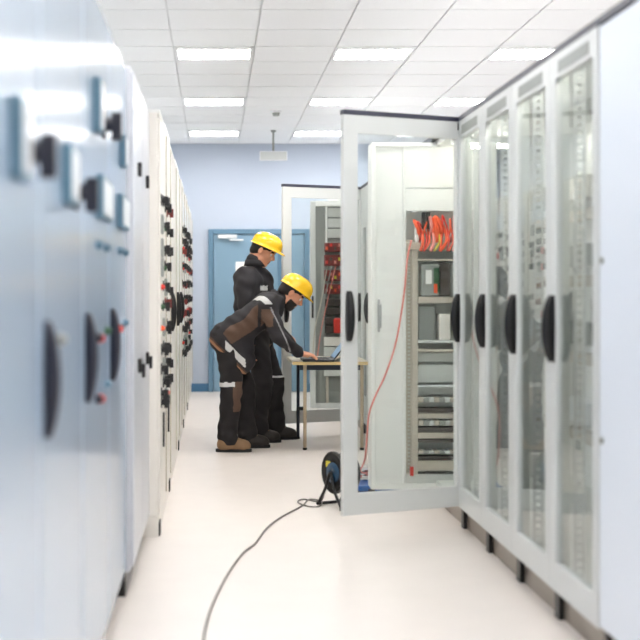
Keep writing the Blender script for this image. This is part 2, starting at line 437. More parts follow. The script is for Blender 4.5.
# wiring loom on the shelf
LM = thing('wiring_loom', 'bundle of orange and red wires with black plugs on top shelf of rack', 'wires', (1.14, 7.32, zz(243)))
for k in range(13):
    x = .05 + .022 * k + random.uniform(-.008, .008); mm = ['orange', 'red', 'orange', 'pinkw', 'yellow_w', 'orange'][k % 6]
    hgt = random.uniform(.12, .18)
    tube('wire', cat_rom([(x, .04, .004), (x + random.uniform(-.02, .02), -.02, hgt * .5), (x + random.uniform(-.02, .03), -.01, hgt), (x + .025, .0, hgt * .55), (x + .03, -.035, .01), (x + .02 + random.uniform(-.03, .02), -.038, -.05)], 5), .006 if k % 3 else .010, mm, LM, 6)
for k in range(2): box('plug', (.075 + .028 * k, .097 + .028 * k, -.02, .01, .08, .18), 'black', LM, .003)
box('clip_bundle', (.135, .175, -.03, .01, .0, .16), 'orange', LM, .014)
box('white_block', (.035, .055, -.02, .01, .0, .10), 'paper', LM, .004)
# red lead hanging from the rack down to the floor
tag(tube('test_lead', cat_rom([(1.15, 7.285, 1.535), (1.125, 7.27, 1.43), (1.105, 7.27, 1.22), (1.06, 7.27, .95), (1.00, 7.27, .76), (.94, 7.275, .63), (.905, 7.30, .52), (.897, 7.33, .38), (.892, 7.40, .24), (.880, 7.60, .13), (.905, 7.68, .096)], 6), .0055, 'pinkw'), 'thin red test lead hanging from the rack shelf down to the floor', 'cable')

# closed units beyond
yc = 7.83
for i in range(5):
    u = thing('narrow_window_cabinet', ['closed grey cabinet directly behind the white swing-out rack', 'second grey cabinet behind the white swing-out rack', 'third grey cabinet behind the white swing-out rack', 'grey cabinet with narrow window one short of the far open door', 'closed grey cabinet with narrow window beside the far open glass door'][i], 'cabinet', (XR, yc + .61 * i, 0), 0, 'narrow-window cabinets between the two open bays')
    y0 = 0 if i else .25
    if i == 0:
        boxes('body', [(DEP - .01, DEP, 0, .61, ZB, ZT), (0, DEP, .59, .61, ZB, ZT), (0, DEP, 0, .61, ZT - .02, ZT), (0, DEP, 0, .61, ZB - .012, ZB + .012)], 'cab', u)
    else:
        boxes('body', [(DEP - .01, DEP, 0, .61, ZB, ZT), (.0, DEP, .0, .012, ZB, ZT), (0, DEP, .598, .61, ZB, ZT), (0, DEP, 0, .61, ZT - .02, ZT), (0, DEP, 0, .61, ZB - .012, ZB + .012)], 'cab', u)
        box('mounting_plate', (.10, .12, .10, .50, .3, 1.95), 'dark', u)
        box('red_device', (.085, .10, .25, .40, .86, .98), 'red', u)
    box('plinth', (.02, DEP, 0.004, .606, 0, ZB - .012), 'plinth', u)
    dr = glass_door(u, (0, .003, 0), .604, 0, glass=False, solid_window=(.35, 1.78)); link(HR, 'handle', None, dr, (-.028, .575, 1.10))
    box('top_trim', (-.03, .02, 0, .61, ZT + .001, ZT + .025), 'trim', u)
# far open bay
y2 = 10.88
uC = shell('open_cabinet', 'open cabinet beside the work table with its glass door swung into aisle', y2, 11.63)
dC = glass_door(uC, (0, .003, 0), .80, 114); put_handle(dC, .80, off=.028)
box('top_edge_seal', (-.030, .004, 0, .80, ZT, ZT + .024), 'trim', dC)
uD = shell('doorless_cabinet', 'doorless grey cabinet whose swing rack is folded out beyond the table', 11.63, 12.23)
# swing rack
SR = thing('swing_rack', 'grey swing-out rack with red relay modules behind the far glass door', 'rack', (0.92, 11.95, ZB))
s2 = 104.6; z2 = lambda y: 1.24 + (291 - y) / s2 - ZB
HT = 1.98
box('stile', (0, .05, -.02, .03, 0, HT), 'cab', SR, .003)
box('stile', (.145, .163, -.015, .03, z2(243), HT), 'cabw', SR)
box('stile', (.35, .39, -.02, .03, 0, HT), 'cab', SR, .003)
box('rail', (.05, .35, -.02, .03, HT - .05, HT), 'cabw', SR); box('rail', (.05, .35, -.02, .03, 0, .05), 'cab', SR)
lad2 = ladder_me('perforated_panel', .045, .05, HT - .05, .004, .04, .4, axis='x')
for x in (.075, .12): link(lad2, 'perforated_panel', 'device', SR, (x, .0, 0))
box('back_panel', (.05, .35, .03, .04, .05, HT - .05), 'device', SR)
for k in range(4): box('vent_strip', (.17, .345, .005, .018, z2(240) + .02 + .10 * k, z2(240) + .105 + .10 * k), 'cabin', SR)
for k, (ya, yb_) in enumerate(((243, 252), (255, 266), (270, 281), (284, 294))):
    mo = box('relay_module', (.135 if k == 0 else .13, .345, -.03, .02, z2(yb_), z2(ya)), 'dkred', SR, .003)
    for j in range(5):
        box('terminal', (.145 + .04 * j, .165 + .04 * j, -.042, -.030, z2(yb_) + .02 + .03 * (j % 2), z2(yb_) + .05 + .03 * (j % 2)), ['orange', 'red', 'dark', 'pinkw', 'yellow_w'][(j + k) % 5], mo)
box('module_frame', (.11, .13, -.03, .02, z2(336), z2(253)), 'device', SR)
for k, y in enumerate((299, 308, 317, 326)): box('breaker_row', (.14, .345, -.03, .02, z2(y + 7), z2(y)), 'dark', SR, .003)
box('red_handle', (.22, .30, -.06, -.03, z2(333), z2(318)), 'red', SR, .012)
box('lower_cover', (.13, .345, -.02, .01, z2(346), z2(337)), 'cream', SR, .002)
box('lower_cover', (.13, .345, -.02, .01, z2(376), z2(347)), 'cabin', SR, .002)
for x in (.15, .30): box('lower_post', (x, x + .025, -.02, .02, .05, z2(377)), 'beige', SR)
for k in range(3):
    tube('wire', cat_rom([(.16 + .04 * k, -.045, z2(268) + .02), (.10 + .03 * k, -.07, z2(300)), (.04 + .03 * k, -.05, z2(330)), (.02 + .02 * k, -.04, z2(360))], 6), .005, ['beige', 'device', 'pinkw'][k], SR, 6)
box('lock', (.012, .03, -.035, -.02, z2(318), z2(296)), 'black', SR, .003)
for i in range(5):
    u = thing('rear_cabinet', ['closed grey cabinet next to the swing-out rack', 'second plain grey cabinet past the swing-out rack', 'third plain grey cabinet past the swing-out rack', 'plain grey cabinet next but one to the far wall', 'last plain grey cabinet of the row touching the far wall'][i], 'cabinet', (XR, 12.23 + .62 * i, 0), 0, 'plain cabinets by the far wall')
    box('body', (0, DEP, 0, .618, ZB, ZT), 'cab', u, .003); box('plinth', (.02, DEP, 0, .618, 0, ZB), 'plinth', u)
    dr = box('door', (-.026, 0, .004, .614, ZB + .01, ZT - .01), 'cab', u, .003); link(HR, 'handle', None, dr, (-.026, .57, 1.10))

# ------------------------------------------------------------------ left rows
def meter_part(par, x, y, z, w=.10, h=.14):
    o = box('panel_meter', (0, .022, -w / 2, w / 2, -h / 2, h / 2), 'teal', par, .003, (x, y, z))
    for k in range(2):
        a = -w / 2 + .012 + k * (w - .012) / 2
        box('meter_face', (.0225, .026, a, a + w / 2 - .018, -h / 2 + .014, h / 2 - .014), 'face', o)
    return o
bm = bmesh.new(); tube_bm(bm, [(0, 0, 0), (.012, 0, 0)], .045, 16); tube_bm(bm, [(.012, 0, 0), (.03, 0, 0)], .022, 12)
bbox_bm(bm, .03, .062, -.016, .016, -.05, .035); bmesh.ops.recalc_face_normals(bm, faces=bm.faces)
sel_me = bpy.data.meshes.new('selector_switch'); bm.to_mesh(sel_me); bm.free(); sel_me.materials.append(M['navy'])
but_me = None
bm = bmesh.new(); tube_bm(bm, [(0, 0, 0), (.012, 0, 0)], .014, 12); tube_bm(bm, [(.012, 0, 0), (.02, 0, 0)], .010, 12)
bmesh.ops.recalc_face_normals(bm, faces=bm.faces)
but_me = bpy.data.meshes.new('push_button'); bm.to_mesh(but_me); bm.free()
def button(par, y, z, m):
    me = but_me.copy(); me.materials.append(M[m]); return link(me, 'push_button', None, par, (.020, y, z))

XL = -.375
le = [1.705, 2.545, 3.385, 4.225, 5.065]
llab = ['pale blue cabinet with a single meter beside its big black rotary switch',
        'pale blue cabinet with wide meter pair and one rotary switch',
        'pale blue cabinet with stacked meters and a high rotary switch',
        'pale blue cabinet with slim meters and indicator buttons next to narrow latch doors']
for i in range(4):
    W = le[i + 1] - le[i]
    u = thing('switchgear_cabinet', llab[i], 'cabinet', (XL, le[i], 0), 0, 'pale blue switchgear row')
    box('body', (-.60, 0, 0, W - .002, .10, 2.15), 'blue_cab', u, .003); box('plinth', (-.60, -.02, 0, W - .002, 0, .10), 'plinth', u)
    dr = box('door', (0, .020, .006, W - .008, .12, 2.13), 'blue_cab', u, .004)
    link(HL, 'handle', None, dr, (.020, .075, 1.055))
    y0 = le[i]; X = .020
    def dv(fn, y, z, *r): return fn(dr, X, y - y0, z, *r)
    def sel(y, z): return link(sel_me, 'selector_switch', None, dr, (X, y - y0, z))
    if i == 0:
        dv(meter_part, 2.22, 1.51, .10, .15); sel(2.34, 1.50)
    if i == 1:
        dv(meter_part, 3.00, 1.515, .16, .14); sel(3.17, 1.49)
        button(dr, .30, 1.13, 'device')
    if i == 2:
        dv(meter_part, 3.93, 1.527, .34, .13); dv(meter_part, 3.72, 1.79, .10, .16); sel(3.98, 1.77)
        for (yy, z, m) in ((3.78, 1.38, 'teal'), (4.05, 1.38, 'teal'), (3.76, 1.10, 'navy'), (3.83, 1.095, 'red'), (4.08, 1.11, 'green'), (3.76, .915, 'navy'), (3.83, .91, 'red'), (4.08, .935, 'teal')): button(dr, yy - y0, z, m)
    if i == 3:
        dv(meter_part, 4.74, 1.535, .34, .125); dv(meter_part, 4.76, 1.77, .12, .12)
        for (yy, z, m) in ((4.64, 1.39, 'teal'), (4.92, 1.39, 'teal'), (4.60, 1.10, 'red'), (4.66, 1.105, 'navy'), (4.93, 1.115, 'teal')): button(dr, yy - y0, z, m)
XM = -.339
for i in range(2):
    y0 = 5.067 + i * .615
    u = thing('latch_door_cabinet', ['narrow warm grey cabinet with black latches touching the pale blue cabinets', 'narrow warm grey cabinet with black latches against the protruding cream cabinets'][i], 'cabinet', (XM, y0, 0), 0, 'narrow latch-door cabinets')
    box('body', (-.60, 0, 0, .613, .10, 2.15), 'warm_cab', u, .003); box('plinth', (-.60, -.02, 0, .613, 0, .10), 'black', u)
    dr = box('door', (0, .014, .005, .608, .12, 2.13), 'warm_cab', u, .004)
    for z in (1.76, .92): box('latch', (.014, .03, .27, .30, z - .03, z + .03), 'black', dr, .003)
    box('latch_lever', (.03, .045, .275, .295, .87, .93), 'black', dr, .003)

# far row with rotary switches
bm = bmesh.new(); bbox_bm(bm, 0, .006, -.028, .028, -.028, .028); tube_bm(bm, [(.006, 0, 0), (.016, 0, 0)], .016, 12)
bbox_bm(bm, .016, .038, -.008, .008, -.030, .018); bmesh.ops.recalc_face_normals(bm, faces=bm.faces)
rs = bpy.data.meshes.new('rotary_switch'); bm.to_mesh(rs); bm.free()
rsk = rs.copy(); rsk.materials.append(M['black']); rsr = rs.copy(); rsr.materials.append(M['dkred'])
bm = bmesh.new(); bbox_bm(bm, 0, .012, -.048, .048, -.048, .048); bbox_bm(bm, .012, .014, -.04, .04, -.04, .04)
bmesh.ops.recalc_face_normals(bm, faces=bm.faces); im = bpy.data.meshes.new('instrument'); bm.to_mesh(im); bm.free(); im.materials.append(M['device'])
XF = -.284
far = [(6.30, 7.00, 'k'), (7.00, 7.70, 'k'), (7.70, 8.85, 'h'), (8.85, 9.70, 'h'), (9.70, 10.45, 'h'), (10.45, 11.30, 'k'), (11.30, 12.15, 'k'), (12.15, 13.0, 'k'), (13.0, 13.85, 'k'), (13.85, 15.38, 'p')]
flab = ['cream cabinet with columns of black rotary switches beside the narrow latch doors',
        'cream cabinet with rotary switches next to the doors with long black handles',
        'plain cream cabinet with long black handle right after the first switch columns',
        'middle plain cream cabinet with long black handle',
        'plain cream cabinet with long black handle before the far switch columns',
        'far cream switch cabinet with red lamps next to the plain cabinets',
        'second far cream switch cabinet with red lamps counted from the plain cabinets',
        'third far cream switch cabinet with black switches counted from plain cabinets',
        'last cream switch cabinet before the plain one at the far wall',
        'plain cream cabinet in the corner against the pale blue far wall']
rnd = random.Random(3)
for i, (a, b, k) in enumerate(far):
    W = b - a
    u = thing('relay_cabinet', flab[i], 'cabinet', (XF, a, 0), 0, 'cream relay cabinet row')
    box('body', (-.62, 0, 0, W - .003, .10, 2.14), 'cream', u, .003)
    box('plinth', (-.62, .004, 0, W - .003, 0, .10), 'cream', u)
    if i % 2 == 0: box('kick_bracket', (.004, .012, 0.02, .12, 0.0, .07), 'black', u)
    dr = box('door', (0, .014, .006, W - .009, .12, 2.11), 'cream', u, .004)
    box('corner_profile', (.0, .020, W - .012, W - .004, .12, 2.11), 'beige', u)
    box('top_cover', (-.62, .01, 0, W - .003, 2.14, 2.155 + .02 * (i % 2)), 'cabw', u)
    if k == 'h': link(HLB, 'handle', None, dr, (.014, .16 if i == 2 else .22, 1.11))
    if k == 'k':
        if i < 2:
            zs = [1.70, 1.58, 1.46, 1.36, 1.26, 1.16, 1.05, .95, .84, .74, .66]
            cols = (.08, .30, .54) if i == 0 else (.14,)
        else:
            zs = [1.78, 1.66, 1.59, 1.45, 1.31, 1.17, 1.04, .92, .80, .70]
            cols = (.18, .43, .68)
        for z in zs:
            for c in cols:
                q = rnd.random()
                if q < .68: link(rsk if rnd.random() < .88 else rsr, 'rotary_switch', None, dr, (.014, c + rnd.uniform(-.02, .02), z + rnd.uniform(-.02, .02)))
                elif q < .84: link(im, 'instrument', None, dr, (.014, c, z))
                elif q < .92:
                    o = button(dr, c, z, rnd.choice(['red', 'orange', 'pinkw', 'green'])); o.location.x = .014
        if i >= 5:
            for z, m_ in ((1.59, 'red'), (1.45, 'red'), (1.04, 'red')):
                box('lamp_strip', (.014, .030, .30, .36, z - .03, z + .03), m_, dr, .004)
            box('schematic_plate', (.014, .0165, .12, .74, 1.85, 2.02), 'face', dr)
        box('switch_strip', (.014, .024, .28, .31, .42, .60), 'black', dr) if i < 2 else None

# ------------------------------------------------------------------ table, laptop
TZ = .690
T = thing('work_table', 'small light work table with beech edge in front of the men', 'table', (.61, 9.70, 0))
box('tabletop', (0, .60, .003, .82, TZ - .022, TZ), 'top', T, .002)
box('edge_band', (0, .60, -.001, .003, TZ - .024, TZ), 'wood', T)
box('apron', (.06, .54, .10, .12, TZ - .07, TZ - .022), 'tubed', T)
for (x, y, m) in ((.10, .06, 'tubeb'), (.545, .06, 'tubeb'), (.095, .785, 'tubed'), (.545, .785, 'tubed')):
    lg = tube('leg', [(x, y, 0.012), (x, y, TZ - .022)], .0135, m, T, 10)
    tube('foot_cap', [(x, y, 0), (x, y, .016)], .017, 'rubber', lg, 10)
box('clamp', (.085, .15, .76, .80, .24, .27), 'black', T, .004)
LP = thing('laptop', 'open dark laptop on the small work table', 'laptop', (.69, 9.86, TZ))
box('base', (0, .245, -.17, .17, 0, .020), 'screen', LP, .004)
boxes('keyboard', [(.02 + .032 * r, .046 + .032 * r, -.15 + .0255 * c, -.128 + .0255 * c, .020, .0225) for r in range(2, 6) for c in range(12)], 'keys', LP)
lid = box('lid', (-.006, .004, -.17, .17, 0, .235), 'screen', LP, .003, (.243, 0, .018)); lid.rotation_euler = (0, math.radians(38), 0)
box('display', (-.0075, -.006, -.155, .155, .012, .222), 'display', lid)
box('touchpad', (.02, .075, -.045, .045, .020, .0207), 'device', LP)
ms = bmesh.new(); bmesh.ops.create_uvsphere(ms, u_segments=14, v_segments=8, radius=1)
for v in ms.verts: v.co = Vector((v.co.x * .048, v.co.y * .030, max(0, v.co.z) * .028))
tag(bm_obj('computer_mouse', ms, 'paper', None, (1.00, 9.78, TZ), 0, True), 'white computer mouse on the table beside the laptop', 'mouse')

# ------------------------------------------------------------------ cable reel, cord, blue box
R = thing('cable_reel', 'black cable reel with blue hub on floor behind the open glass door', 'cable reel', (.728, 7.18, 0), math.radians(-62))
def disc(name, y0, y1, r0, r1, m, par, n=36, z=.20):
    bm = bmesh.new(); vs = []
    for (yy, rr) in ((y0, r0), (y0, r1), (y1, r1), (y1, r0)):
        vs.append([bm.verts.new((math.cos(2 * PI * k / n) * rr, yy, z + math.sin(2 * PI * k / n) * rr)) for k in range(n)])
    for a in range(4):
        A, B = vs[a], vs[(a + 1) % 4]
        for k in range(n): bm.faces.new((A[k], A[(k + 1) % n], B[(k + 1) % n], B[k]))
    return bm_obj(name, bm, m, par, (0, 0, 0), 0, True)
disc('flange', -.05, -.044, .05, .118, 'rubber', R); disc('flange', .044, .05, .05, .118, 'rubber', R)
disc('rim', -.054, -.040, .110, .121, 'black', R); disc('rim', .040, .054, .110, .121, 'black', R)
disc('hub', -.062, .062, .004, .058, 'bluehub', R)
disc('wound_cable', -.040, .040, .058, .100, 'cord', R)
box('yellow_label', (-.075, -.03, -.0535, -.0505, .225, .26), 'yellow_w', R)
for s in (-1, 1):
    tube('stand_leg', cat_rom([(-.12, s * .075, .010), (-.05, s * .075, .10), (0, s * .070, .20), (.05, s * .075, .10), (.12, s * .075, .010)], 5), .009, 'black', R)
for x in (-.12, .12): tube('stand_foot', [(x, -.085, .009), (x, .085, .009)], .009, 'black', R)
tag(tube('power_cord', cat_rom([(.64, 7.22, .10), (.625, 7.24, .03), (.60, 7.33, .007), (.53, 7.40, .007), (.49, 7.30, .007), (.54, 7.16, .007), (.60, 7.12, .014), (.625, 7.28, .016), (.56, 7.34, .016), (.50, 7.16, .007), (.36, 6.80, .007), (.27, 6.48, .007), (.20, 6.10, .007), (.13, 5.85, .007), (.04, 5.3, .007), (-.03, 4.6, .007), (-.05, 3.6, .007)], 8), .0042, 'cord'), 'grey power cord curling from the reel across the pale floor', 'cord')
BX = thing('blue_case', 'flat blue plastic case on the floor under the white rack', 'case', (.85, 7.46, 0))
box('case_base', (0, .38, 0, .44, 0, .042), 'bluebox', BX, .005); box('case_lid', (-.003, .383, -.003, .443, .045, .076), 'bluebox', BX, .005)
box('seam', (.004, .376, .004, .436, .041, .047), 'navy', BX)
for x in (.09, .29): box('case_latch', (x - .02, x + .02, -.010, -.002, .025, .06), 'black', BX, .002)
for k in range(4):
    o = box('paper_sheet', (-.10, .10, -.07, .07, 0, .003), 'paper', None, 0, (.965 + .012 * k, 7.78 - .01 * k, .0762 + .0032 * k), rnd.uniform(-.4, .4))
    tag(o, 'white paper sheet in the small stack on the blue case', 'paper', 'papers on the blue case')
WB = thing('wire_coil', 'tangled coil of pink and white wires lying on papers over blue case', 'wires', (.955, 7.74, .090))
for k in range(5):
    pts = [(math.cos(t * .7 + k) * (.05 + .006 * k), math.sin(t * .7 + k) * (.05 + .005 * k), .008 + .010 * k + .018 * math.sin(t * 1.3 + k) ** 2) for t in range(11)]
    tube('wire_loop', cat_rom(pts, 4), .005, ['pinkw', 'paper', 'pinkw', 'dkred', 'paper'][k], WB, 6)
box('plug', (-.05, .02, -.03, .0, .01, .035), 'navy', WB, .004)

# ------------------------------------------------------------------ people: signed distance fields meshed with surface nets
class Field:
    def __init__(s, lo, hi, h):
        s.lo = np.array(lo, np.float32); s.h = h
        s.n = np.ceil((np.array(hi) - s.lo) / h).astype(int) + 1
        s.F = np.full(s.n, 0.3, np.float32)
    def _sub(s, lo, hi):
        a = np.clip(np.floor((np.array(lo) - s.lo) / s.h).astype(int), 0, s.n); b = np.clip(np.ceil((np.array(hi) - s.lo) / s.h).astype(int) + 1, 0, s.n)
        sl = tuple(slice(i, j) for i, j in zip(a, b))
        ax = [s.lo[k] + s.h * np.arange(a[k], b[k], dtype=np.float32) for k in range(3)]
        return sl, np.meshgrid(*ax, indexing='ij', sparse=True)
    def _smin(s, sl, d, k):
        f = s.F[sl]
        if k <= 0: s.F[sl] = np.minimum(f, d); return
        hh = np.clip(0.5 + 0.5 * (f - d) / k, 0, 1)
        s.F[sl] = f * (1 - hh) + d * hh - k * hh * (1 - hh)
    def cap(s, a, b, r1, r2=None, k=.02):
        r2 = r1 if r2 is None else r2
        a = np.array(a, np.float32); b = np.array(b, np.float32); mg = max(r1, r2) + .06 + k
        sl, (x, y, z) = s._sub(np.minimum(a, b) - mg, np.maximum(a, b) + mg)
        d = b - a; L = max(float(d @ d), 1e-9)
        t = np.clip(((x - a[0]) * d[0] + (y - a[1]) * d[1] + (z - a[2]) * d[2]) / L, 0, 1)
        dist = np.sqrt((x - a[0] - t * d[0]) ** 2 + (y - a[1] - t * d[1]) ** 2 + (z - a[2] - t * d[2]) ** 2) - (r1 + t * (r2 - r1))
        s._smin(sl, dist.astype(np.float32), k)
    def ell(s, c, R, B, k=.02, sub=False):
        """ellipsoid with radii R along the rows of B"""
        c = np.array(c, np.float32); mg = max(R) + .06 + k
        sl, (x, y, z) = s._sub(c - mg, c + mg)
        q = [((x - c[0]) * B[i][0] + (y - c[1]) * B[i][1] + (z - c[2]) * B[i][2]) for i in range(3)]
        k0 = np.sqrt(sum((q[i] / R[i]) ** 2 for i in range(3))); k1 = np.sqrt(sum((q[i] / R[i] ** 2) ** 2 for i in range(3))) + 1e-6
        dist = (k0 * (k0 - 1) / k1).astype(np.float32)
        if sub:
            f = s.F[sl]; hh = np.clip(0.5 - 0.5 * (f + dist) / k, 0, 1)
            s.F[sl] = f * (1 - hh) - dist * hh + k * hh * (1 - hh)
        else: s._smin(sl, dist, k)
    def clip(s, p, n):
        """keep the side n points to"""
        _, (x, y, z) = s._sub(s.lo, s.lo + s.h * (s.n - 1))
        n = np.array(n, float); n /= np.linalg.norm(n)
        d = -((x - p[0]) * n[0] + (y - p[1]) * n[1] + (z - p[2]) * n[2])
        s.F = np.maximum(s.F, np.broadcast_to(d, s.F.shape)[tuple(slice(0, q) for q in s.F.shape)]).astype(np.float32)
    def folds(s, amp, fr=(38, 30, 46), seed=0):
        _, (x, y, z) = s._sub(s.lo, s.lo + s.h * (s.n - 1))
        a = np.sin(x * fr[0] + 2.2 * np.sin(z * 13 + seed) + seed) * np.sin(z * fr[2] + 2.5 * np.sin(x * 11 + y * 7 + seed * 2)) + .6 * np.sin(y * fr[1] + z * 21 + 1.7 * np.sin(x * 19 + seed))
        s.F += (amp * a).astype(np.float32)
    def mesh(s):
        F = s.F; S = F < 0; nx, ny, nz = F.shape
        cs = [(i, j, k) for i in (0, 1) for j in (0, 1) for k in (0, 1)]
        cnt = np.zeros((nx - 1, ny - 1, nz - 1), np.int8)
        for (i, j, k) in cs: cnt += S[i:nx - 1 + i, j:ny - 1 + j, k:nz - 1 + k]
        act = (cnt > 0) & (cnt < 8); I = np.argwhere(act)
        idx = np.full(act.shape, -1, np.int64); idx[act] = np.arange(len(I))
        V = np.zeros((len(I), 3)); C = np.zeros(len(I))
        vals = {c: F[I[:, 0] + c[0], I[:, 1] + c[1], I[:, 2] + c[2]] for c in cs}
        for a in cs:
            for ax in range(3):
                if a[ax] == 0:
                    b = list(a); b[ax] = 1; b = tuple(b); fa, fb = vals[a], vals[b]
                    m = (fa < 0) != (fb < 0); t = np.where(m, fa / np.where(m, fa - fb, 1), 0)
                    for q in range(3): V[:, q] += np.where(m, a[q] + (t if q == ax else 0), 0)
                    C += m
        V = s.lo + s.h * (I + V / C[:, None]); faces = []
        for ax in range(3):
            o1, o2 = [(1, 2), (2, 0), (0, 1)][ax]
            sa = [slice(None)] * 3; sb = [slice(None)] * 3; sa[ax] = slice(0, -1); sb[ax] = slice(1, None)
            A, B = S[tuple(sa)], S[tuple(sb)]
            E = np.argwhere(A != B); ok = np.ones(len(E), bool)
            for o in (o1, o2): ok &= (E[:, o] > 0) & (E[:, o] < F.shape[o] - 1)
            E = E[ok]; fl = A[tuple(E.T)]
            def g(d1, d2):
                e = E.copy(); e[:, o1] -= d1; e[:, o2] -= d2; return idx[tuple(e.T)]
            q = np.stack([g(1, 1), g(0, 1), g(0, 0), g(1, 0)], 1)
            q[~fl] = q[~fl][:, ::-1]; faces.append(q)
        return V, np.concatenate(faces)

def normals(V, Fq):
    n = np.cross(V[Fq[:, 2]] - V[Fq[:, 0]], V[Fq[:, 3]] - V[Fq[:, 1]]); N = np.zeros_like(V)
    for k in range(4): np.add.at(N, Fq[:, k], n)
    return N / (np.linalg.norm(N, axis=1, keepdims=True) + 1e-12)

def relax(V, Fq, it=1):
    for _ in range(it):
        A = np.zeros_like(V); c = np.zeros(len(V))
        for k in range(4):
            for q in (1, 3): np.add.at(A, Fq[:, k], V[Fq[:, (k + q) % 4]]); np.add.at(c, Fq[:, k], 1)
        V = .4 * V + .6 * A / np.maximum(c, 1)[:, None]
    return V

def np_obj(name, V, Fq, mats, parent, base, matidx=None):
    me = bpy.data.meshes.new(name)
    me.from_pydata((V - np.array(base)).tolist(), [], Fq.tolist())
    for m in mats: me.materials.append(M[m])
    if matidx is not None: me.polygons.foreach_set('material_index', matidx.astype(np.int32))
    me.polygons.foreach_set('use_smooth', np.ones(len(me.polygons), bool)); me.update()
    o = bpy.data.objects.new(name, me); COL.objects.link(o); o.parent = parent; return o

def patch(name, V, Fq, pred, m, parent, base, off=.004):
    c = V[Fq].mean(1); sel = pred(c[:, 0], c[:, 1], c[:, 2]); f = Fq[sel]
    if len(f) == 0: return None
    N = normals(V, Fq); used, inv = np.unique(f, return_inverse=True)
    return np_obj(name, V[used] + N[used] * off, inv.reshape(-1, 4), [m], parent, base)

def hand(F, wr, d, up, thumb, curl=.35):
    """palm, four fingers and thumb; d forward, up back of hand, thumb = +1/-1 side along s"""
    wr = Vector(wr); d = Vector(d).normalized(); s = Vector(up).cross(d).normalized(); u = d.cross(s).normalized()
    P = lambda a, b, c: tuple(wr + d * a + s * b + u * c)
    for b in (-.026, -.009, .009, .026): F.cap(P(.01, b * .6, 0), P(.085, b, 0), .014, .0125, .012)
    for i, (b, L) in enumerate(((.030, .068), (.010, .078), (-.010, .073), (-.029, .056))):
        b *= thumb; sp = b * .35
        k1 = P(.088, b, .003); k2 = P(.088 + L * .5, b + sp * .5, -.006 * curl * 2); k3 = P(.088 + L * .95, b + sp, -.05 * curl * 1.4)
        F.cap(k1, k2, .0098, .0088, .004); F.cap(k2, k3, .0088, .0076, .003)
    t1 = P(.025, .026 * thumb, -.006); t2 = P(.062, .055 * thumb, -.012); t3 = P(.095, .060 * thumb, -.018)
    F.cap(t1, t2, .014, .0115, .008); F.cap(t2, t3, .0112, .009, .004)

def frame(pitch, yaw=0):
    p = math.radians(pitch); y = math.radians(yaw)
    f = np.array([math.cos(p) * math.cos(y), math.cos(p) * math.sin(y), -math.sin(p)])
    l = np.array([-math.sin(y), math.cos(y), 0.0]); u = np.cross(f, l); return f, l, u

